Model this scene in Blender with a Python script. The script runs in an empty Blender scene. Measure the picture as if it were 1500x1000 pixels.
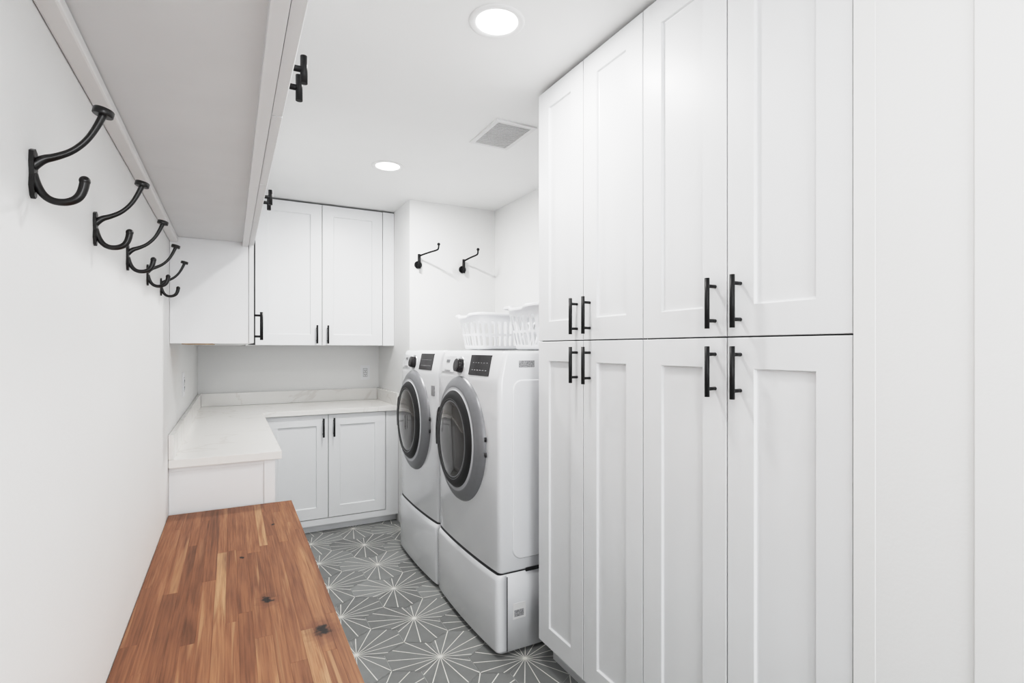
import bpy, bmesh, math, random
from mathutils import Vector, Matrix
random.seed(7)
S=bpy.context.scene
S.view_settings.view_transform='Standard'
S.view_settings.exposure=0.0
S.view_settings.use_curve_mapping=True
cm=S.view_settings.curve_mapping
cm.clip_max_x=4; cm.clip_max_y=2; cm.use_clip=True
cc=cm.curves[3]
pp=[(0,0),(.10,.105),(.28,.36),(.5,.61),(.75,.77),(1.1,.865),(2.0,.96),(4.0,1.2)]
cc.points[0].location=pp[0]; cc.points[1].location=pp[-1]
for p in pp[1:-1]: cc.points.new(*p)
cm.update()
H=1.36            # camera height
CEIL=2.46
XL=-0.2225; XR=1.867; YB=4.70; YC=3.78; XC=1.165; XT=1.171
YR=-1.8

# ------------------------------------------------------------ materials
def mat(name,col,rough=0.5,metal=0.0,noise=0.0,nscale=20,bump=0.0,bscale=200,coat=0.0,spec=0.5):
    m=bpy.data.materials.new(name); m.use_nodes=True
    nt=m.node_tree; b=nt.nodes['Principled BSDF']
    b.inputs['Base Color'].default_value=(*col,1); b.inputs['Roughness'].default_value=rough
    b.inputs['Metallic'].default_value=metal; b.inputs['Coat Weight'].default_value=coat
    b.inputs['Specular IOR Level'].default_value=spec
    tc=nt.nodes.new('ShaderNodeTexCoord')
    if noise>0:
        n=nt.nodes.new('ShaderNodeTexNoise'); n.inputs['Scale'].default_value=nscale; n.inputs['Detail'].default_value=4
        r=nt.nodes.new('ShaderNodeValToRGB')
        r.color_ramp.elements[0].position=.3; r.color_ramp.elements[1].position=.7
        r.color_ramp.elements[0].color=(*[c*(1-noise) for c in col],1); r.color_ramp.elements[1].color=(*[min(1,c*(1+noise)) for c in col],1)
        nt.links.new(tc.outputs['Object'],n.inputs['Vector']); nt.links.new(n.outputs['Fac'],r.inputs['Fac']); nt.links.new(r.outputs['Color'],b.inputs['Base Color'])
    if bump>0:
        n=nt.nodes.new('ShaderNodeTexNoise'); n.inputs['Scale'].default_value=bscale; n.inputs['Detail'].default_value=3
        bp=nt.nodes.new('ShaderNodeBump'); bp.inputs['Strength'].default_value=bump; bp.inputs['Distance'].default_value=.002
        nt.links.new(tc.outputs['Object'],n.inputs['Vector']); nt.links.new(n.outputs['Fac'],bp.inputs['Height']); nt.links.new(bp.outputs['Normal'],b.inputs['Normal'])
    return m
M_wall=mat('wall_paint',(.86,.863,.86),.6,noise=.01,nscale=3,bump=.15,bscale=120)
M_ceil=mat('ceiling_paint',(.90,.903,.90),.8,noise=.01,nscale=3,bump=.12,bscale=120)
M_cab=mat('cabinet_lacquer',(.84,.85,.862),.38,noise=.008,nscale=4)
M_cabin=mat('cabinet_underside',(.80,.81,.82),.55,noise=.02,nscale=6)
M_gap=mat('cabinet_gap_shade',(.08,.08,.08),.8)  # dark colour standing in for shade in the gaps between doors
M_black=mat('matte_black_metal',(.008,.008,.009),.42,metal=.0,noise=.1,nscale=60,spec=.35)
M_iron=mat('bronze_black_iron',(.006,.005,.005),.28,metal=.0,noise=.3,nscale=80)
M_trim=mat('trim_paint',(.87,.87,.87),.4)
M_wash=mat('appliance_enamel',(.84,.85,.87),.12,coat=.5,noise=.004,nscale=5)
M_ring=mat('door_ring_silver',(.24,.244,.255),.36,metal=.2,noise=.03,nscale=40)
M_ringi=mat('door_inner_ring',(.55,.56,.58),.25)
M_glass=mat('smoked_glass',(.035,.03,.027),.05,coat=.6)
M_rub=mat('black_rubber',(.010,.010,.011),.5)
M_disp=mat('display_glass',(.02,.017,.019),.15,noise=.3,nscale=90)
M_label=mat('label_sticker',(.35,.35,.36),.6,noise=.6,nscale=220)
M_lpaper=mat('label_paper',(.8,.8,.8),.6)
M_chrome=mat('brushed_chrome',(.75,.75,.76),.2,metal=.9,noise=.03,nscale=90)
M_plastic=mat('white_plastic',(.88,.89,.91),.35,noise=.01,nscale=8)
M_outlet=mat('outlet_receptacle',(.55,.56,.57),.4)
M_vent=mat('vent_metal',(.80,.80,.80),.45)
M_ventd=mat('vent_dark',(.16,.16,.16),.7)
M_slot=mat('outlet_slot',(.03,.03,.03),.5)
M_ply=mat('raw_plywood',(.55,.42,.30),.7,noise=.2,nscale=30)
def emis(name,col,st):
    m=bpy.data.materials.new(name); m.use_nodes=True; b=m.node_tree.nodes['Principled BSDF']
    b.inputs['Base Color'].default_value=(1,1,1,1); b.inputs['Emission Color'].default_value=(*col,1); b.inputs['Emission Strength'].default_value=st
    return m
M_lamp=emis('lamp_lens',(1,.99,.97),9)
# quartz
def quartz():
    m=bpy.data.materials.new('quartz'); m.use_nodes=True; nt=m.node_tree; b=nt.nodes['Principled BSDF']
    b.inputs['Roughness'].default_value=.22
    tc=nt.nodes.new('ShaderNodeTexCoord')
    n=nt.nodes.new('ShaderNodeTexNoise'); n.inputs['Scale'].default_value=1.6; n.inputs['Detail'].default_value=6; n.inputs['Distortion'].default_value=1.2
    nt.links.new(tc.outputs['Object'],n.inputs['Vector'])
    r=nt.nodes.new('ShaderNodeValToRGB'); e=r.color_ramp.elements
    base=(.85,.84,.82,1)
    e[0].position=.46; e[0].color=base; e[1].position=.54; e[1].color=base
    x=e.new(.50); x.color=(.77,.75,.725,1)
    x=e.new(.49); x.color=base; x=e.new(.51); x.color=base
    nt.links.new(n.outputs['Fac'],r.inputs['Fac']); nt.links.new(r.outputs['Color'],b.inputs['Base Color'])
    return m
M_qz=quartz()
# wood
def wood():
    m=bpy.data.materials.new('butcher_block_wood'); m.use_nodes=True; nt=m.node_tree; b=nt.nodes['Principled BSDF']; L=nt.links.new
    b.inputs['Roughness'].default_value=.5; b.inputs['Specular IOR Level'].default_value=.3
    tc=nt.nodes.new('ShaderNodeTexCoord')
    at=nt.nodes.new('ShaderNodeAttribute'); at.attribute_name='stave'
    sep=nt.nodes.new('ShaderNodeSeparateColor'); L(at.outputs['Color'],sep.inputs['Color'])
    comb=nt.nodes.new('ShaderNodeCombineXYZ')
    for k,o in enumerate(['Green','Blue','Red']):
        mm=nt.nodes.new('ShaderNodeMath'); mm.operation='MULTIPLY'; mm.inputs[1].default_value=[7.3,19.1,5.7][k]; L(sep.outputs[o],mm.inputs[0]); L(mm.outputs[0],comb.inputs[k])
    add=nt.nodes.new('ShaderNodeVectorMath'); L(tc.outputs['Object'],add.inputs[0]); L(comb.outputs[0],add.inputs[1])
    def noise(sc,scale,det,dist):
        mp=nt.nodes.new('ShaderNodeMapping'); mp.inputs['Scale'].default_value=sc; L(add.outputs[0],mp.inputs['Vector'])
        n=nt.nodes.new('ShaderNodeTexNoise'); n.inputs['Scale'].default_value=scale; n.inputs['Detail'].default_value=det; n.inputs['Distortion'].default_value=dist
        L(mp.outputs[0],n.inputs['Vector']); return n
    n1=noise((14,.8,14),2.2,6,1.2); n2=noise((90,2.4,90),3,4,.3); n3=noise((24,.9,24),1.6,3,.6)
    r=nt.nodes.new('ShaderNodeValToRGB'); e=r.color_ramp.elements
    e[0].position=0; e[0].color=(.115,.050,.026,1); e[1].position=1; e[1].color=(.46,.27,.155,1)
    x=e.new(.33); x.color=(.21,.094,.048,1); x=e.new(.60); x.color=(.29,.135,.070,1); x=e.new(.84); x.color=(.37,.185,.100,1)
    ma=nt.nodes.new('ShaderNodeMath'); ma.operation='MULTIPLY_ADD'; ma.inputs[1].default_value=1.15; L(n1.outputs['Fac'],ma.inputs[0])
    m2=nt.nodes.new('ShaderNodeMath'); m2.operation='SUBTRACT'; m2.inputs[1].default_value=.575; L(sep.outputs['Red'],m2.inputs[0]); L(m2.outputs[0],ma.inputs[2])
    L(ma.outputs[0],r.inputs['Fac'])
    mix=nt.nodes.new('ShaderNodeMix'); mix.data_type='RGBA'; mix.blend_type='MULTIPLY'; mix.inputs['Factor'].default_value=.6
    r2=nt.nodes.new('ShaderNodeValToRGB'); r2.color_ramp.elements[0].position=.3; r2.color_ramp.elements[0].color=(.5,.46,.43,1); r2.color_ramp.elements[1].position=.6; r2.color_ramp.elements[1].color=(1.1,1.1,1.1,1)
    L(n2.outputs['Fac'],r2.inputs['Fac']); L(r.outputs['Color'],mix.inputs['A']); L(r2.outputs['Color'],mix.inputs['B'])
    # sparse sapwood streaks and dark mineral streaks
    r3=nt.nodes.new('ShaderNodeMapRange'); r3.inputs['From Min'].default_value=.62; r3.inputs['From Max'].default_value=.72; r3.inputs['To Max'].default_value=.7; L(n3.outputs['Fac'],r3.inputs['Value'])
    mx3=nt.nodes.new('ShaderNodeMix'); mx3.data_type='RGBA'; mx3.inputs['B'].default_value=(.46,.265,.15,1); L(mix.outputs['Result'],mx3.inputs['A']); L(r3.outputs['Result'],mx3.inputs['Factor'])
    r4=nt.nodes.new('ShaderNodeMapRange'); r4.inputs['From Min'].default_value=.38; r4.inputs['From Max'].default_value=.27; r4.inputs['To Max'].default_value=.7; L(n3.outputs['Fac'],r4.inputs['Value'])
    mx4=nt.nodes.new('ShaderNodeMix'); mx4.data_type='RGBA'; mx4.inputs['B'].default_value=(.12,.052,.028,1); L(mx3.outputs['Result'],mx4.inputs['A']); L(r4.outputs['Result'],mx4.inputs['Factor'])
    last=mx4.outputs['Result']
    nk=nt.nodes.new('ShaderNodeTexNoise'); nk.inputs['Scale'].default_value=45; nk.inputs['Detail'].default_value=3; L(tc.outputs['Object'],nk.inputs['Vector'])
    for (kx,ky,kr) in [(.087,1.545,.010),(.193,1.32,.015),(.06,1.0,.010),(.14,2.2,.002),(.03,1.9,.001)]:
        sb=nt.nodes.new('ShaderNodeVectorMath'); sb.operation='SUBTRACT'; sb.inputs[1].default_value=(kx,ky,0.69); L(tc.outputs['Object'],sb.inputs[0])
        sc=nt.nodes.new('ShaderNodeVectorMath'); sc.operation='MULTIPLY'; sc.inputs[1].default_value=(1,.62,0); L(sb.outputs[0],sc.inputs[0])
        ln=nt.nodes.new('ShaderNodeVectorMath'); ln.operation='LENGTH'; L(sc.outputs[0],ln.inputs[0])
        a2=nt.nodes.new('ShaderNodeMath'); a2.operation='MULTIPLY_ADD'; a2.inputs[1].default_value=.04; L(nk.outputs['Fac'],a2.inputs[0]); L(ln.outputs['Value'],a2.inputs[2])
        rb=nt.nodes.new('ShaderNodeMapRange'); rb.inputs['From Min'].default_value=kr*1.0+.02; rb.inputs['From Max'].default_value=kr*3.2+.02; rb.inputs['To Min'].default_value=.35; L(a2.outputs[0],rb.inputs['Value'])
        mb=nt.nodes.new('ShaderNodeMix'); mb.data_type='RGBA'; mb.inputs['A'].default_value=(.12,.05,.026,1); L(rb.outputs['Result'],mb.inputs['Factor']); L(last,mb.inputs['B']); last=mb.outputs['Result']
        rk=nt.nodes.new('ShaderNodeMapRange'); rk.inputs['From Min'].default_value=kr*.7+.02; rk.inputs['From Max'].default_value=kr*1.3+.02
        L(a2.outputs[0],rk.inputs['Value'])
        mk=nt.nodes.new('ShaderNodeMix'); mk.data_type='RGBA'; mk.inputs['A'].default_value=(.012,.006,.004,1); L(rk.outputs['Result'],mk.inputs['Factor']); L(last,mk.inputs['B']); last=mk.outputs['Result']
    L(last,b.inputs['Base Color'])
    return m
M_wood=wood()
def tile():
    m=bpy.data.materials.new('cement_tile'); m.use_nodes=True; nt=m.node_tree; b=nt.nodes['Principled BSDF']; L=nt.links.new
    b.inputs['Roughness'].default_value=.5
    at=nt.nodes.new('ShaderNodeAttribute'); at.attribute_name='tone'
    tc=nt.nodes.new('ShaderNodeTexCoord'); n=nt.nodes.new('ShaderNodeTexNoise'); n.inputs['Scale'].default_value=14; n.inputs['Detail'].default_value=5; L(tc.outputs['Object'],n.inputs['Vector'])
    r=nt.nodes.new('ShaderNodeValToRGB'); r.color_ramp.elements[0].color=(.88,.88,.88,1); r.color_ramp.elements[1].color=(1.1,1.1,1.1,1); L(n.outputs['Fac'],r.inputs['Fac'])
    mx=nt.nodes.new('ShaderNodeMix'); mx.data_type='RGBA'; mx.blend_type='MULTIPLY'; mx.inputs['Factor'].default_value=1
    L(at.outputs['Color'],mx.inputs['A']); L(r.outputs['Color'],mx.inputs['B']); L(mx.outputs['Result'],b.inputs['Base Color'])
    return m
M_tile=tile()
M_line=mat('tile_inlay_line',(.80,.79,.75),.55,noise=.05,nscale=40)
M_grout=mat('grout',(.42,.425,.42),.8,noise=.05,nscale=60)

# ------------------------------------------------------------ helpers
def link(o,parent=None):
    S.collection.objects.link(o)
    if parent: o.parent=parent
    return o
def empty(name,loc=(0,0,0)):
    e=bpy.data.objects.new(name,None); e.empty_display_size=.05; e.location=loc; S.collection.objects.link(e); return e
def finish(name,bm,mats,parent=None,smooth=False,M=None):
    me=bpy.data.meshes.new(name); bm.normal_update(); bm.to_mesh(me); bm.free()
    for m in (mats if isinstance(mats,(list,tuple)) else [mats]): me.materials.append(m)
    if smooth:
        for p in me.polygons: p.use_smooth=True
    o=bpy.data.objects.new(name,me); link(o,parent)
    if M is not None: o.matrix_local=M
    if parent is not None: o.matrix_parent_inverse=Matrix.Translation(-parent.location)
    return o
def bx(bm,a,b,mi=0):
    vs=[bm.verts.new((x,y,z)) for x in (a[0],b[0]) for y in (a[1],b[1]) for z in (a[2],b[2])]
    idx=[(0,1,3,2),(4,6,7,5),(0,4,5,1),(2,3,7,6),(0,2,6,4),(1,5,7,3)]
    fs=[]
    for f in idx:
        ff=bm.faces.new([vs[i] for i in f]); ff.material_index=mi; fs.append(ff)
    return fs
def box(name,a,b,m,parent=None,bev=0.0,seg=2):
    a2=[min(p,q) for p,q in zip(a,b)]; b2=[max(p,q) for p,q in zip(a,b)]
    bm=bmesh.new(); bx(bm,a2,b2); bmesh.ops.recalc_face_normals(bm,faces=bm.faces)
    if bev>0: bmesh.ops.bevel(bm,geom=bm.edges[:],offset=bev,segments=seg,profile=.5,affect='EDGES')
    return finish(name,bm,m,parent)
def cyl(bm,p,q,r,seg=16,r2=None,mi=0,caps=True):
    p=Vector(p); q=Vector(q); d=q-p; L=d.length
    Mx=Matrix.Translation((p+q)/2)@d.to_track_quat('Z','Y').to_matrix().to_4x4()
    g=bmesh.ops.create_cone(bm,cap_ends=caps,segments=seg,radius1=r,radius2=r if r2 is None else r2,depth=L,matrix=Mx)
    fs=set(f for v in g['verts'] for f in v.link_faces)
    for f in fs: f.material_index=mi; f.smooth=len(f.verts)==4
def tube(name,pts,rads,m,parent,res=6):
    cu=bpy.data.curves.new(name,'CURVE'); cu.dimensions='3D'; cu.bevel_depth=1; cu.bevel_resolution=4; cu.use_fill_caps=True; cu.resolution_u=8
    sp=cu.splines.new('NURBS'); sp.points.add(len(pts)-1); sp.order_u=3; sp.use_endpoint_u=True
    for i,(p,r) in enumerate(zip(pts,rads)): sp.points[i].co=(*p,1); sp.points[i].radius=r
    tmp=bpy.data.objects.new(name,cu); S.collection.objects.link(tmp)
    dg=bpy.context.evaluated_depsgraph_get(); me=bpy.data.meshes.new_from_object(tmp.evaluated_get(dg))
    bpy.data.objects.remove(tmp); 
    me.materials.clear(); me.materials.append(m)
    for p in me.polygons: p.use_smooth=True
    o=bpy.data.objects.new(name,me); link(o,parent)
    if parent is not None: o.matrix_parent_inverse=Matrix.Translation(-parent.location)
    return o
def Mat(kind,o):
    T=Matrix.Translation(o)
    if kind=='-Y': return T
    if kind=='-X': return T@Matrix.Rotation(-math.pi/2,4,'Z')
    if kind=='+X': return T@Matrix.Rotation(math.pi/2,4,'Z')
def door(name,w,h,kind,origin,parent,stile=.08,t=.02,dep=.009):
    bm=bmesh.new(); g=.0019
    x0,x1,z0,z1=g,w-g,g,h-g
    def ring(i,y): return [bm.verts.new(c) for c in ((x0+i,y,z0+i),(x1-i,y,z0+i),(x1-i,y,z1-i),(x0+i,y,z1-i))]
    rs=[ring(0,t),ring(0,.0015),ring(.0015,0),ring(stile,0),ring(stile+.0012,.0012),ring(stile+.003,dep-.001),ring(stile+.006,dep)]
    for a,b in zip(rs[:-1],rs[1:]):
        for k in range(4): bm.faces.new((a[k],a[(k+1)%4],b[(k+1)%4],b[k]))
    bm.faces.new(rs[-1]); bm.faces.new(rs[0][::-1])
    bmesh.ops.recalc_face_normals(bm,faces=bm.faces)
    return finish(name,bm,M_cab,parent,M=Mat(kind,origin))
def handle(name,kind,origin,parent,L=.137,r=.0066):
    bm=bmesh.new()
    cyl(bm,(0,-.032,-L/2),(0,-.032,L/2),r,20)
    for s in (-1,1): cyl(bm,(0,.0,s*.047),(0,-.032,s*.047),.0048,14)
    return finish(name,bm,M_black,parent,M=Mat(kind,origin))
def tknob(name,kind,origin,parent,L=.052,r=.0068):
    bm=bmesh.new()
    cyl(bm,(0,-.034,-L/2),(0,-.034,L/2),r,20)
    cyl(bm,(0,.0,0),(0,-.034,0),.0058,16)
    return finish(name,bm,M_black,parent,M=Mat(kind,origin))
Z=lambda z:H+z

# ------------------------------------------------------------ room shell
T=.1
def shell(name,a,b,m): return box(name,a,b,m)
shell('wall_left',(XL-T,YR-T,-.05),(XL,YB+T,CEIL),M_wall)
shell('wall_back',(XL,YB,-.05),(XC,YB+T,CEIL),M_wall)
shell('wall_alcove',(XC,YC,-.05),(XR+T,YB+T,CEIL),M_wall)
shell('wall_right',(XR,.62,-.05),(XR+T,YC,CEIL),M_wall)
shell('wall_right_near',(1.168,YR-T,-.05),(XR+T,.62,CEIL),M_wall)
shell('ceiling',(XL-T,YR-T,CEIL),(XR+T,YB+T,CEIL+.1),M_ceil)
# rear wall; window opening added behind the camera to let fill light in
bm=bmesh.new()
bx(bm,(XL,YR-T,-.05),(XC,YR,.8)); bx(bm,(XL,YR-T,2.15),(XC,YR,CEIL)); bx(bm,(XL,YR-T,.8),(.0,YR,2.15)); bx(bm,(.95,YR-T,.8),(XC,YR,2.15))
finish('wall_rear',bm,M_wall)
wn=empty('added_fill_window',(0.475,YR-.05,1.475))  # unseen window, added with its frame as a fill light source
for nm,a,b in [('jamb_l',(0,YR-.07,.8),(.04,YR-.02,2.15)),('jamb_r',(.91,YR-.07,.8),(.95,YR-.02,2.15)),('sill',(.04,YR-.07,.8),(.91,YR-.02,.84)),('head',(.04,YR-.07,2.11),(.91,YR-.02,2.15)),('mullion',(.46,YR-.065,.84),(.49,YR-.025,2.11))]:
    box(nm,a,b,M_trim,wn)
# casing at the near right wall
box('trim_1',(1.163,-.9,0),(1.168,.436,CEIL),M_wall,bev=.002)
box('trim_2',(1.1665,.60,0),(1.1685,.6425,CEIL),M_wall)

# ------------------------------------------------------------ floor: hexagon tiles with inlaid rays
a_=.374; s_=a_/math.sqrt(3); R_=s_/math.sqrt(3)
bm=bmesh.new(); lay=bm.loops.layers.float_color.new('tone')
def setc(f,c,mi):
    f.material_index=mi
    for l in f.loops: l[lay]=(*c,1)
for f in bx(bm,(XL,YR,-.05),(XR,YB,-.0015),2): setc(f,(.3,.3,.3),2)
bx0,by0=.815,2.568
def clip(poly,x0,x1,y0,y1):
    def c(p,ins,inter):
        out=[]
        for i in range(len(p)):
            A,B=p[i-1],p[i]
            if ins(B):
                if not ins(A): out.append(inter(A,B))
                out.append(B)
            elif ins(A): out.append(inter(A,B))
        return out
    def ix(v): return lambda A,B:(v,A[1]+(B[1]-A[1])*(v-A[0])/(B[0]-A[0]))
    def iy(v): return lambda A,B:(A[0]+(B[0]-A[0])*(v-A[1])/(B[1]-A[1]),v)
    for ins,inter in ((lambda q:q[0]>=x0,ix(x0)),(lambda q:q[0]<=x1,ix(x1)),(lambda q:q[1]>=y0,iy(y0)),(lambda q:q[1]<=y1,iy(y1))):
        if not poly: return poly
        poly=c(poly,ins,inter)
    return poly
def addpoly(pts,z,c,mi):
    pts=clip(pts,XL,XR,YR,YB)
    if len(pts)<3: return
    f=bm.faces.new([bm.verts.new((x,y,z)) for x,y in pts]); 
    f.normal_update()
    if f.normal.z<0: f.normal_flip()
    setc(f,c,mi)
for j in range(-28,18):
    for i in range(-24,26):
        cx=bx0+i*s_+j*s_/2; cy=by0-R_+j*1.5*R_
        if not(XL-.15<cx<XR+.15 and YR-.15<cy<YB+.15): continue
        r=R_-.0013
        hexp=[(cx+r*math.cos(math.radians(30+60*k)),cy+r*math.sin(math.radians(30+60*k))) for k in range(6)]
        t=random.choice([.22,.24,.265,.29]); addpoly(hexp,0,(t*.99,t*1.015,t*1.0),0)
        col=(i-j)%3
        va={0:90,2:210,1:330}[col]
        vx=cx+R_*math.cos(math.radians(va)); vy=cy+R_*math.sin(math.radians(va))
        base=va+180
        for da in (-50,-30,-10,10,30,50):
            th=math.radians(base+da)
            dx,dy=math.cos(th),math.sin(th)
            tt=9
            for k in range(6):
                na=math.radians(60*k); nx,ny=math.cos(na),math.sin(na)
                dn=dx*nx+dy*ny
                if dn>1e-5:
                    q=(s_/2-((vx-cx)*nx+(vy-cy)*ny))/dn
                    if q>1e-4: tt=min(tt,q)
            L=tt-.003; w=.0024; st=.006
            px,py=-dy,dx
            addpoly([(vx+dx*st+px*w*.6,vy+dy*st+py*w*.6),(vx+dx*st-px*w*.6,vy+dy*st-py*w*.6),(vx+dx*L-px*w,vy+dy*L-py*w),(vx+dx*L+px*w,vy+dy*L+py*w)],.0004,(.8,.8,.76),1)
        addpoly([(vx+.008*math.cos(k*math.pi/3),vy+.008*math.sin(k*math.pi/3)) for k in range(6)],.0007+.00001*col,(.8,.8,.76),1)
finish('floor',bm,[M_tile,M_line,M_grout])

# ------------------------------------------------------------ tall cabinets
w=.3255
for n in range(2):
    y1=1.946-2*n*w*1.0; y0=y1-2*w
    P=empty('tall_cabinet',(1.5,(y0+y1)/2,1.2))
    box('carcass',(XT+.022,y0+.0005,.105),(XR-.003,y1,CEIL-.012),M_cab,P)
    box('gap_shade_sheet',(XT+.0185,y0+.004,.112),(XT+.0222,y1-.004,CEIL-.016),M_gap,P)  # dark sheet behind the doors, paints the seam shade
    box('toe_kick',(XT+.075,y0+.0005,.0),(XR-.01,y1,.105),M_cab,P)
    zs=Z(.03)
    for k in range(2):
        yo=y1-k*w
        door('upper_door_%d'%(k+1),w,CEIL-.012-zs,'-X',(XT,yo,zs),P)
        door('lower_door_%d'%(k+1),w,zs-.108,'-X',(XT,yo,.108),P)
        yh=y1-w+(.038 if k==0 else -.043)
        handle('upper_handle_%d'%(k+1),'-X',(XT,yh,Z(.122)),P)
        handle('lower_handle_%d'%(k+1),'-X',(XT,yh,Z(-.063)),P)

# ------------------------------------------------------------ left high wall cabinets (over the hooks)
ZU=Z(.462); YE=2.575
for (y0,y1) in ((-.335,.635),(.635,1.605),(1.605,YE-.002)):
    P=empty('wall_cabinet',(0,(y0+y1)/2,2.1))
    box('carcass',(XL+.001,y0+.0005,ZU),(.068,y1-.0005,CEIL-.012),M_cabin,P)
    box('bottom_rail',(.045,y0+.0005,ZU-.018),(.068,y1-.0005,ZU),M_cab,P)
    wd=(y1-y0)/2
    for k in range(2):
        door('door_%d'%(k+1),wd,CEIL-.014-(ZU-.012),'+X',(.09,y0+k*wd,ZU-.012),P,stile=.07)
        tknob('knob_%d'%(k+1),'+X',(.09,y0+wd+(.04 if k else -.04),Z(.535)),P)
    box('filler_strip',(.06,y0+.0005,CEIL-.012),(.085,y1-.0005,CEIL-.001),M_cab,P)
box('trim_3',(XL+.0005,-.335,ZU-.022),(XL+.030,YE-.004,ZU-.0005),M_trim,bev=.004)

# lower-hung corner wall cabinet
ZB=Z(.021)
P=empty('wall_cabinet',(0,3.4,1.9))
box('carcass',(XL+.001,YE,ZB),(.068,YB-.002,CEIL-.002),M_cab,P)
box('under_strip',(XL+.04,YE+.03,ZB-.004),(-.07,3.0,ZB),M_ply,P)
door('door_1',.46,CEIL-.02-ZB,'+X',(.09,YE,ZB),P); door('door_2',.46,CEIL-.02-ZB,'+X',(.09,YE+.46,ZB),P); door('door_3',.46,CEIL-.02-ZB,'+X',(.09,YE+.92,ZB),P)
handle('handle_1','+X',(.09,YE+.035,Z(.10)),P,L=.125)
# back wall cabinet
YU=4.19
P=empty('wall_cabinet',(.65,4.4,1.9))
box('carcass',(.095,YU+.022,ZB),(1.15,YB-.002,CEIL-.012),M_cab,P)
box('gap_shade_sheet',(.11,YU+.019,ZB+.004),(1.07,YU+.0222,CEIL-.016),M_gap,P)  # painted shade for the door seams, no real part
box('filler',(1.072,YU+.003,ZB),(XC-.002,YU+.022,CEIL-.012),M_cab,P)
door('door_1',.458,CEIL-.012-ZB,'-Y',(.153,YU,ZB),P); door('door_2',.458,CEIL-.012-ZB,'-Y',(.611,YU,ZB),P)
handle('handle_1','-Y',(.572,YU,Z(.105)),P); handle('handle_2','-Y',(.650,YU,Z(.105)),P)

# ------------------------------------------------------------ base cabinets
ZT=Z(-.45); YN=2.514; YBs=4.07
P=empty('base_cabinet',(0,3.3,.45))
box('carcass',(XL+.001,YN+.02,.105),(.150,YB-.002,ZT-.035),M_cab,P)
box('toe_kick',(XL+.001,YN+.02,0),(.09,YB-.002,.105),M_cab,P)
box('end_stile',(.128,YN+.012,.105),(.172,YN+.0205,ZT-.036),M_cab,P,bev=.001)
box('end_top_rail',(XL+.002,YN+.016,ZT-.052),(.128,YN+.0205,ZT-.036),M_cab,P,bev=.001)
for k in range(3): door('door_%d'%(k+1),.46,ZT-.035-.108,'+X',(.172,YN+.022+k*.46,.108),P)
P=empty('base_cabinet',(.6,4.4,.45))
box('carcass',(.175,YBs+.022,.105),(XC-.002,YB-.002,ZT-.035),M_cab,P)
box('gap_shade_sheet',(.22,YBs+.019,.112),(1.06,YBs+.0222,ZT-.04),M_gap,P)  # dark sheet in place of shade between the base doors
box('toe_kick',(.1,YBs+.06,0),(XC-.002,YBs+.09,.105),M_cab,P)
box('filler',(1.066,YBs+.003,.105),(XC-.002,YBs+.022,ZT-.035),M_cab,P)
box('base_rail',(.215,YBs+.004,.06),(XC-.002,YBs+.06,.106),M_cab,P)
door('door_1',.426,ZT-.037-.108,'-Y',(.211,YBs,.108),P); door('door_2',.426,ZT-.037-.108,'-Y',(.637,YBs,.108),P)
handle('handle_1','-Y',(.600,YBs,Z(-.583)),P); handle('handle_2','-Y',(.675,YBs,Z(-.583)),P)
# countertop L
bm=bmesh.new()
pts=[(XL+.001,YN),(.198,YN),(.198,YBs-.022),(XC-.002,YBs-.022),(XC-.002,YB-.002),(XL+.001,YB-.002)]
vs=[bm.verts.new((x,y,ZT-.035)) for x,y in pts]; f=bm.faces.new(vs)
g=bmesh.ops.extrude_face_region(bm,geom=[f]); 
for v in g['geom']:
    if isinstance(v,bmesh.types.BMVert): v.co.z=ZT
bmesh.ops.recalc_face_normals(bm,faces=bm.faces); bmesh.ops.bevel(bm,geom=bm.edges[:],offset=.002,segments=2,affect='EDGES')
finish('countertop',bm,M_qz)
P=empty('backsplash',(.4,4.6,ZT+.05))
box('splash_left',(XL+.001,YN,ZT+.0005),(XL+.02,YB-.002,ZT+.10),M_qz,P,bev=.001)
box('splash_back',(XL+.021,YB-.021,ZT+.0005),(XC-.022,YB-.002,ZT+.10),M_qz,P,bev=.001)
box('splash_right',(XC-.021,YBs-.02,ZT+.0005),(XC-.002,YB-.002,ZT+.10),M_qz,P,bev=.001)

# ------------------------------------------------------------ bench
P=empty('bench',(0,1.0,.35))
ZBn=Z(-.672)
bm=bmesh.new(); lay=bm.loops.layers.float_color.new('stave')
nst=15; W=.237-XL-.002; ws=[random.uniform(.65,1.35) for _ in range(nst)]; tot=sum(ws); x=XL+.002
random.seed(21)
for i in range(nst):
    wd=W*ws[i]/tot; y=-.5-random.uniform(0,.3)
    while y<YN-.001:
        L=random.uniform(.3,1.0); y2=min(y+L,YN-.001)
        if YN-.001-y2<.12: y2=YN-.001
        c=(min(.74,max(.3,random.gauss(.52,.10))),random.random(),random.random())
        if random.random()<.05: c=(.95,c[1],c[2])
        for f in bx(bm,(x+.00012,max(y,-.5)+.00012,ZBn-.042),(x+wd-.00012,y2-.00012,ZBn)):
            for l in f.loops: l[lay]=(*c,1)
        y=y2
    x+=wd
bmesh.ops.recalc_face_normals(bm,faces=bm.faces)
finish('butcher_block_top',bm,M_wood,P)
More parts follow.
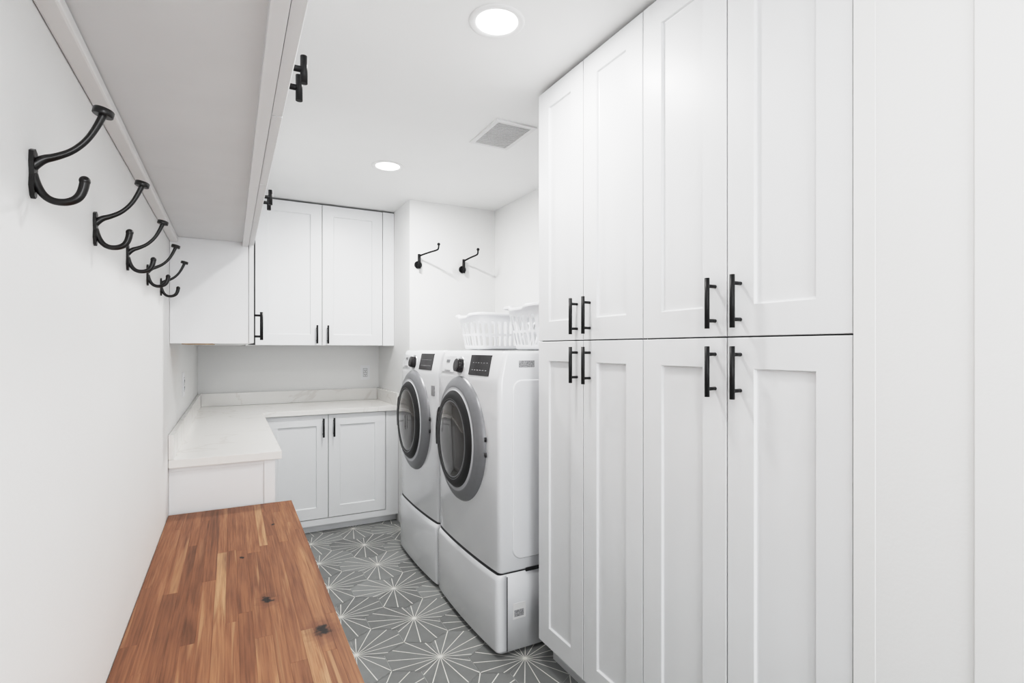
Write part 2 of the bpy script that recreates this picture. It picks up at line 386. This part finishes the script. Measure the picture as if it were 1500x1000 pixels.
for nm,a,b in [('side_panel_1',(XL+.002,-.48,0),(.20,-.46,ZBn-.0425)),('side_panel_2',(XL+.002,YN-.03,0),(.20,YN-.002,ZBn-.0425)),('divider_1',(XL+.002,.5,.08),(.20,.52,ZBn-.0425)),('divider_2',(XL+.002,1.5,.08),(.20,1.52,ZBn-.0425)),
   ('bottom_shelf',(XL+.002,-.459,.06),(.20,YN-.031,.0795)),('mid_shelf',(XL+.002,-.459,.34),(.19,YN-.031,.36)),('kick',(XL+.002,-.459,0),(.16,YN-.031,.0595))]:
    box(nm,a,b,M_cab,P)

# ------------------------------------------------------------ coat hooks (left wall)
for k in range(5):
    y=.871+.3465*k; z=Z(.226)
    P=empty('coat_hook',(XL,y,z))
    bm=bmesh.new()
    # shield shaped wall plate
    pl=[(0,.026),(.008,.022),(.0095,.008),(.0075,-.008),(.0095,-.022),(.005,-.034),(0,-.037),(-.005,-.034),(-.0095,-.022),(-.0075,-.008),(-.0095,.008),(-.008,.022)]
    v=[bm.verts.new((XL,y+a,z+b)) for a,b in pl]; f=bm.faces.new(v); g=bmesh.ops.extrude_face_region(bm,geom=[f])
    for q in g['geom']:
        if isinstance(q,bmesh.types.BMVert): q.co.x+=.005
    bmesh.ops.recalc_face_normals(bm,faces=bm.faces)
    for zz in (.012,-.024): cyl(bm,(XL+.004,y,z+zz),(XL+.0075,y,z+zz),.0035,12)
    finish('plate',bm,M_iron,P)
    def T3(l): return [(XL+o,y,z+q) for o,q in l]
    tube('upper_arm',T3([(.002,.004),(.010,.014),(.024,.019),(.044,.031),(.063,.056),(.073,.083)]),[.0062,.0055,.0044,.0038,.0038,.0046],M_iron,P)
    tube('lower_hook',T3([(.002,-.006),(.006,-.022),(.018,-.038),(.038,-.038),(.052,-.026),(.054,-.008)]),[.0055,.0048,.0044,.0047,.0056,.0058],M_iron,P)
    bm=bmesh.new(); bmesh.ops.create_uvsphere(bm,u_segments=16,v_segments=10,radius=.0064,matrix=Matrix.Translation((XL+.054,y,z-.007))); finish('tip',bm,M_iron,P,True)
    bm=bmesh.new(); cyl(bm,(XL+.0725,y,z+.082),(XL+.0745,y,z+.091),.0118,24,.0118); bmesh.ops.bevel(bm,geom=[e for e in bm.edges if e.calc_length()<.0034],offset=.001,segments=1,affect='EDGES'); finish('knob',bm,M_iron,P)

# ------------------------------------------------------------ drying hooks in alcove
for (X0,Zb,Xt,Zt) in ((1.228,.620,1.318,.748),(1.584,.610,1.628,.738)):
    P=empty('wall_hook',(X0,YC,Z(Zb)))
    bm=bmesh.new()
    cyl(bm,(X0,YC,Z(Zb)),(X0,YC-.010,Z(Zb)),.028,28); cyl(bm,(X0,YC-.010,Z(Zb)),(X0,YC-.035,Z(Zb)),.012,16)
    cyl(bm,(X0,YC-.032,Z(Zb)-.03),(X0,YC-.032,Z(Zb)+.075),.011,16)
    finish('base',bm,M_black,P)
    Yt=3.58
    tube('arm',[(X0,YC-.032,Z(Zb)+.062),(X0+(Xt-X0)*.5,YC-.10,Z(Zb)+.080),(Xt-.004,Yt+.01,Z(Zb)+.088),(Xt,Yt,Z(Zb)+.10),(Xt,Yt,Z(Zt))],[.0065,.0062,.006,.006,.006],M_black,P)
    bm=bmesh.new(); bmesh.ops.create_uvsphere(bm,u_segments=16,v_segments=10,radius=.011,matrix=Matrix.Translation((Xt,Yt,Z(Zt)))); finish('ball',bm,M_black,P,True)

# ------------------------------------------------------------ washer / dryer
BUL=.014
def bulf(u): return BUL*max(0,math.sin(math.pi*u))**.7
def loft(bm,y0,y1,xb,secs,mi=0,r=.022,bul=1,n=16):
    """secs: (z, front_x, side_inset)"""
    rings=[]
    for z,xf,ins in secs:
        a,b=y0+ins,y1-ins; pts=[]
        pts.append((xb,a)); 
        fr=[]
        for i in range(5):   # near corner
            t=i/4*math.pi/2; fr.append((xf+r-r*math.sin(t),a+r-r*math.cos(t)))
        for i in range(1,n):
            u=i/n; yy=a+r+(b-a-2*r)*u; fr.append((xf-bul*bulf(u),yy))
        for i in range(5):
            t=(4-i)/4*math.pi/2; fr.append((xf+r-r*math.sin(t),b-r+r*math.cos(t)))
        pts+=fr; pts.append((xb,b))
        rings.append([bm.verts.new((p[0],p[1],z)) for p in pts])
    N=len(rings[0])
    for A,B in zip(rings[:-1],rings[1:]):
        for k in range(N):
            f=bm.faces.new((A[k],A[(k+1)%N],B[(k+1)%N],B[k])); f.material_index=mi; f.smooth=True
    f=bm.faces.new(rings[0]); f.material_index=mi; f=bm.faces.new(rings[-1]); f.material_index=mi
    bmesh.ops.recalc_face_normals(bm,faces=bm.faces)
def rrect_panel(name,xa,xb,za,zb,y,sy,rad,h,m,P):
    bm=bmesh.new(); rings=[]
    for ins,off in ((0,-.001),(0,.0006),(.003,h*.8),(.006,h)):
        pts=[]
        for cx_,cz_,a0 in ((xb-rad,zb-rad,0),(xa+rad,zb-rad,90),(xa+rad,za+rad,180),(xb-rad,za+rad,270)):
            for i in range(9):
                t=math.radians(a0+i*90/8); pts.append((cx_+(rad-ins)*math.cos(t),cz_+(rad-ins)*math.sin(t)))
        rings.append([bm.verts.new((px_,y+sy*off,pz_)) for px_,pz_ in pts])
    N=len(rings[0])
    for A,B in zip(rings[:-1],rings[1:]):
        for k in range(N): f=bm.faces.new((A[k],A[(k+1)%N],B[(k+1)%N],B[k]))
    bm.faces.new(rings[-1]); bm.faces.new(rings[0][::-1])
    bmesh.ops.recalc_face_normals(bm,faces=bm.faces)
    return finish(name,bm,m,P)
def appliance(name,y0,y1,zc,tag):
    xf=1.034; yc=(y0+y1)/2
    P=empty(name,(1.4,yc,.7))
    # pedestal
    bm=bmesh.new(); loft(bm,y0+.001,y1-.001,1.80,[(.018,xf,0),(.358,xf,0),(.362,xf+.004,.003)]); o=finish('pedestal',bm,M_wash,P)
    bm=bmesh.new(); loft(bm,y0+.004,y1-.004,1.79,[(.350,xf+.001,0),(.378,xf+.001,0)]); finish('pedestal_joint',bm,M_rub,P)
    # drawer front with handle scoop lip
    bm=bmesh.new(); loft(bm,y0+.0005,y1-.0005,xf+.04,[(.022,xf-.006,0),(.03,xf-.010,0),(.335,xf-.010,0),(.354,xf-.004,0),(.359,xf+.004,0)],n=20); finish('drawer_front',bm,M_wash,P)
    box('drawer_side_gap',(xf+.0405,y0-.0004,.022),(xf+.044,y0+.004,.350),M_rub,P)
    for xx in (1.08,1.74):
        for yy in (y0+.06,y1-.06):
            bm=bmesh.new(); cyl(bm,(xx,yy,0),(xx,yy,.02),.022,16); finish('foot',bm,M_rub,P)
    # body
    zt=Z(-.012)
    bm=bmesh.new(); loft(bm,y0,y1,1.80,[(.3685,xf+.003,.003),(.376,xf,0),(1.200,xf,0),(1.215,xf+.001,0),(1.318,xf+.022,0),(1.332,xf+.028,.001),(zt-.006,xf+.034,.003),(zt,xf+.044,.010)])
    finish('cabinet_body',bm,M_wash,P)
    # side embossed panels
    rrect_panel('side_panel',1.10,1.73,.42,1.22,y0,-1,.05,.006,M_wash,P)
    rrect_panel('side_panel',1.10,1.73,.42,1.22,y1,1,.05,.006,M_wash,P)
    # door assembly (lathe around X, slightly taller than wide)
    xb=xf-.010; yd=yc+.028; ky_=.93
    prof=[(.308,xb+.03,0),(.312,xb+.005,0),(.310,xb-.008,0),(.303,xb-.018,0),(.288,xb-.027,0),(.264,xb-.034,0),(.256,xb-.037,0),
          (.246,xb-.034,3),(.240,xb-.040,3),(.236,xb-.044,2),(.228,xb-.052,2),(.214,xb-.057,2),(.200,xb-.058,2),(.197,xb-.058,1),(.190,xb-.056,2),(.184,xb-.056,0),(.178,xb-.059,1),(.12,xb-.066,1),(.06,xb-.069,1),(.02,xb-.0695,1)]
    bm=bmesh.new(); seg=72; rs=[]
    for r,x,mi in prof:
        rs.append([bm.verts.new((x,yd+ky_*r*math.cos(2*math.pi*k/seg),zc+r*math.sin(2*math.pi*k/seg))) for k in range(seg)])
    for i in range(len(prof)-1):
        for k in range(seg):
            f=bm.faces.new((rs[i][k],rs[i][(k+1)%seg],rs[i+1][(k+1)%seg],rs[i+1][k])); f.material_index=prof[i+1][2]; f.smooth=True
    f=bm.faces.new(rs[-1]); f.material_index=1
    bmesh.ops.recalc_face_normals(bm,faces=bm.faces)
    finish('door',bm,[M_ring,M_glass,M_rub,M_ringi],P)
    # door pull: dark scoop on the hinge-opposite side
    bm=bmesh.new(); 
    A=[]
    for r,x in ((.306,xb-.016),(.292,xb-.031),(.268,xb-.043),(.236,xb-.047)):
        A.append([bm.verts.new((x,yd+ky_*r*math.cos(math.radians(t)),zc+r*math.sin(math.radians(t)))) for t in range(-14,27,4)])
    for p,q in zip(A[:-1],A[1:]):
        for k in range(len(p)-1): f=bm.faces.new((p[k],p[k+1],q[k+1],q[k])); f.smooth=True
    bmesh.ops.recalc_face_normals(bm,faces=bm.faces); o=finish('door_pull',bm,M_disp,P)
    sm=o.modifiers.new('s','SOLIDIFY'); sm.thickness=.006; sm.offset=0
    bm=bmesh.new(); 
    for s in (-1,1): cyl(bm,(xb-.004,yd-.295,zc+s*.035-.010),(xb-.004,yd-.295,zc+s*.035+.010),.005,12)
    finish('hinge',bm,M_disp,P)
    # control panel parts on sloped surface
    bul=lambda yy: -bulf(min(1,max(0,(yy-y0-.022)/(y1-y0-.044))))
    def px(z,yy): return xf+.001+(z-1.215)/.103*.021+bul(yy)
    def plate(nm,ya,yb,za,zb,m,th=.003,off=0):
        bm=bmesh.new(); n=8; F=[];B=[]
        for i in range(n+1):
            yy=ya+(yb-ya)*i/n
            F.append([bm.verts.new((px(za,yy)-th-off,yy,za)),bm.verts.new((px(zb,yy)-th-off,yy,zb))]); B.append([bm.verts.new((px(za,yy)+.004,yy,za)),bm.verts.new((px(zb,yy)+.004,yy,zb))])
        for i in range(n):
            bm.faces.new((F[i][0],F[i+1][0],F[i+1][1],F[i][1])); bm.faces.new((F[i][0],B[i][0],B[i+1][0],F[i+1][0])); bm.faces.new((F[i][1],F[i+1][1],B[i+1][1],B[i][1]))
        bm.faces.new((F[0][0],F[0][1],B[0][1],B[0][0])); bm.faces.new((F[n][0],B[n][0],B[n][1],F[n][1]))
        bmesh.ops.recalc_face_normals(bm,faces=bm.faces); return finish(nm,bm,m,P)
    plate('display',y0+.10,y0+.31,1.232,1.328,M_disp,.0025)
    for i in range(6): plate('display_mark',y0+.125+i*.028,y0+.14+i*.028,1.255,1.259,M_label,.0032); plate('display_mark',y0+.125+i*.028,y0+.137+i*.028,1.29,1.293,M_label,.0032)
    ky=y0+.425; kz=1.272; kx=px(kz,ky)
    bm=bmesh.new(); cyl(bm,(kx+.004,ky,kz-.001),(kx-.004,ky,kz),.047,40,mi=0); cyl(bm,(kx-.004,ky,kz),(kx-.030,ky,kz+.005),.036,40,.032,mi=1); cyl(bm,(kx-.030,ky,kz+.005),(kx-.031,ky,kz+.0052),.024,40,mi=1)
    finish('program_knob',bm,[M_chrome,M_disp],P)
    plate('detergent_drawer',y1-.235,y1-.04,1.236,1.318,M_wash,.005)
    plate('drawer_grip',y1-.19,y1-.10,1.238,1.246,M_label,.006)
    plate('badge',y1-.16,y1-.11,1.285,1.300,M_ring,.007)
    for i in range(5): plate('button',y0+.485,y0+.492,1.245+i*.014,1.250+i*.014,M_label,.003)
    # stickers on near side
    box('rating_label',(1.135,y0-.0008,Z(-.085)),(1.215,y0+.001,Z(-.055)),M_label,P)
    if tag=='a':
        box('pedestal_label',(1.112,y0-.0006,.165),(1.160,y0+.002,.195),M_label,P)
        box('pedestal_label_paper',(1.105,y0-.0003,.155),(1.170,y0+.002,.225),M_lpaper,P)
        box('side_bracket',(1.17,y0-.003,.358),(1.27,y0+.004,.374),M_rub,P)
    if tag=='b':
        bm=bmesh.new(); bx(bm,(xf-.007,y0+.045,1.085),(xf-.001,y0+.095,1.145)); finish('energy_sticker',bm,M_label,P)
    return P
appliance('washing_machine',2.056,2.800,Z(-.450),'a')
appliance('clothes_dryer',2.822,3.55,Z(-.447),'b')

# ------------------------------------------------------------ laundry baskets
def basket(x0,x1,y0,y1,zb,hh):
    cx,cy=(x0+x1)/2,(y0+y1)/2
    P=empty('laundry_basket',(cx,cy,zb))
    N=144
    dense=[]; K=4000
    hx,hy=(x1-x0)/2,(y1-y0)/2
    for k in range(K):
        t=2*math.pi*k/K; c,s=math.cos(t),math.sin(t); e=2/5
        dense.append((abs(c)**e*(1 if c>=0 else -1),abs(s)**e*(1 if s>=0 else -1)))
    cum=[0]
    for k in range(K):
        a,b=dense[k],dense[(k+1)%K]; cum.append(cum[-1]+math.hypot((a[0]-b[0])*hx,(a[1]-b[1])*hy))
    base=[];j=0
    for k in range(N):
        tgt=cum[-1]*k/N
        while cum[j+1]<tgt: j+=1
        base.append(dense[j])
    zr=[0,.012,.03,.05,.075,.095,.11,.125,.15,.175,.19,.205,.222,hh]
    zr=[q*hh/.24 if q!=hh else q for q in zr]
    bm=bmesh.new(); rows=[]
    for z in zr:
        sc=.84+.16*(z/hh)
        rows.append([bm.verts.new((cx+hx*sc*b[0]*.97,cy+hy*sc*b[1]*.96,zb+.001+z+(.018*(abs(b[0])**6)*(abs(b[1])**6)*(z/hh)**3)-.012*(z/hh)**3*(1 if abs(b[1])<.35 else 0))) for b in base])
    for i in range(len(zr)-1):
        for k in range(N):
            slot=(k%4 in (1,2)) and (i in (2,3,4) or i in (6,7,8,9))
            if slot: continue
            bm.faces.new((rows[i][k],rows[i][(k+1)%N],rows[i+1][(k+1)%N],rows[i+1][k]))
    # rim
    prev=rows[-1]
    for dx,dz in ((.010,.004),(.020,.0),(.022,-.014)):
        cur=[]
        for k,b in enumerate(base):
            v=rows[-1][k].co
            n=Vector((b[0]**5/ hx,b[1]**5/hy,0)); n=n.normalized() if n.length>0 else n
            cur.append(bm.verts.new((v.x+n.x*dx,v.y+n.y*dx,v.z+dz)))
        for k in range(N): bm.faces.new((prev[k],prev[(k+1)%N],cur[(k+1)%N],cur[k]))
        prev=cur
    bm.faces.new(rows[0][::-1])
    bmesh.ops.recalc_face_normals(bm,faces=bm.faces)
    o=finish('shell',bm,M_plastic,P,True)
    m=o.modifiers.new('s','SOLIDIFY'); m.thickness=.003; m.offset=1
    m=o.modifiers.new('u','SUBSURF'); m.levels=1; m.render_levels=1
basket(1.315,1.84,2.90,3.30,Z(-.012),.225)
basket(1.27,1.82,2.11,2.52,Z(-.012),.225)

# ------------------------------------------------------------ ceiling fixtures
def lamp(x,y,p):
    P=empty('recessed_light',(x,y,CEIL))
    prof=[(.094,CEIL),(.094,CEIL-.003),(.088,CEIL-.006),(.074,CEIL-.005),(.070,CEIL-.0015)]
    bm=bmesh.new(); seg=48; rs=[[bm.verts.new((x+r*math.cos(2*math.pi*k/seg),y+r*math.sin(2*math.pi*k/seg),z)) for k in range(seg)] for r,z in prof]
    for A,B in zip(rs[:-1],rs[1:]):
        for k in range(seg): f=bm.faces.new((A[k],A[(k+1)%seg],B[(k+1)%seg],B[k])); f.smooth=True
    bmesh.ops.recalc_face_normals(bm,faces=bm.faces); finish('trim_ring',bm,M_trim,P)
    bm=bmesh.new(); cyl(bm,(x,y,CEIL-.002),(x,y,CEIL-.0005),.0715,40); finish('lens',bm,M_lamp,P)
    l=bpy.data.lights.new('recessed_lamp','AREA'); l.shape='DISK'; l.size=.13; l.energy=p; l.color=(1,.985,.965)
    o=bpy.data.objects.new('lamp',l); link(o,P); o.matrix_parent_inverse=Matrix.Translation(-P.location); o.location=(x,y,CEIL-.012)
lamp(.791,1.586,7.5); lamp(.835,3.151,14); lamp(.5,0,4.5); lamp(.5,-1.2,6)  # last two are unseen lamps, added behind the camera as fill
P=empty('ceiling_vent',(1.232,2.41,CEIL))
bm=bmesh.new()
x0,x1,y0,y1=1.142,1.322,2.27,2.55; fw=.022
for a,b in (((x0-fw,y0-fw),(x1+fw,y0)),((x0-fw,y1),(x1+fw,y1+fw)),((x0-fw,y0),(x0,y1)),((x1,y0),(x1+fw,y1))): bx(bm,(a[0],a[1],CEIL-.008),(b[0],b[1],CEIL-.0002))
bmesh.ops.recalc_face_normals(bm,faces=bm.faces); finish('frame',bm,M_vent,P)
bm=bmesh.new()
for i in range(18):
    yy=y0+.008+i*(y1-y0-.016)/17; bx(bm,(x0,yy-.0028,CEIL-.007),(x1,yy+.0028,CEIL-.003))
finish('louvers',bm,M_vent,P)
box('duct_plate',(x0,y0,CEIL-.0025),(x1,y1,CEIL-.0003),M_ventd,P)

# ------------------------------------------------------------ outlets
def outlet(kind,o):
    P=empty('electrical_outlet',o); Mx=Mat(kind,o)
    bm=bmesh.new(); bx(bm,(-.040,-.005,-.064),(.040,0,.064),0); bmesh.ops.recalc_face_normals(bm,faces=bm.faces)
    bmesh.ops.bevel(bm,geom=bm.edges[:],offset=.002,segments=2,affect='EDGES')
    bx(bm,(-.019,-.0062,-.038),(.019,-.004,.038),2)
    for s in (-.018,.018):
        bx(bm,(-.014,-.0072,s-.014),(.014,-.006,s+.014),0)
        for q in (-.006,.006): bx(bm,(q-.002,-.0080,s-.005),(q+.002,-.007,s+.007),1)
        bx(bm,(-.003,-.0080,s-.012),(.003,-.007,s-.007),1)
    finish('cover_plate',bm,[M_plastic,M_slot,M_outlet],P,M=Mx)
outlet('-Y',(1.045,YB,Z(-.213)))
outlet('+X',(XL,3.27,Z(-.19)))

# ------------------------------------------------------------ light
def area(name,loc,rot,sx,sy,p,col=(1,1,1)):
    l=bpy.data.lights.new(name,'AREA'); l.shape='RECTANGLE'; l.size=sx; l.size_y=sy; l.energy=p; l.color=col
    o=bpy.data.objects.new(name,l); o.location=loc; o.rotation_euler=rot; S.collection.objects.link(o)
area('rear_fill_light',(.475,YR-.15,1.5),(math.radians(90),0,0),.9,1.3,25,(.97,.985,1))  # added fill lamp, unseen, shines in through the added rear window
w=bpy.data.worlds.new('world'); S.world=w; w.use_nodes=True
w.node_tree.nodes['Background'].inputs['Color'].default_value=(.92,.96,1,1); w.node_tree.nodes['Background'].inputs['Strength'].default_value=1.0

# ------------------------------------------------------------ camera
c=bpy.data.cameras.new('camera'); c.sensor_width=36; c.lens=770/1500*36; c.shift_y=10/1500; c.clip_start=.02
o=bpy.data.objects.new('camera',c); S.collection.objects.link(o); o.location=(0,0,H)
o.rotation_euler=(math.radians(90),0,-math.atan2(412,770))
S.camera=o
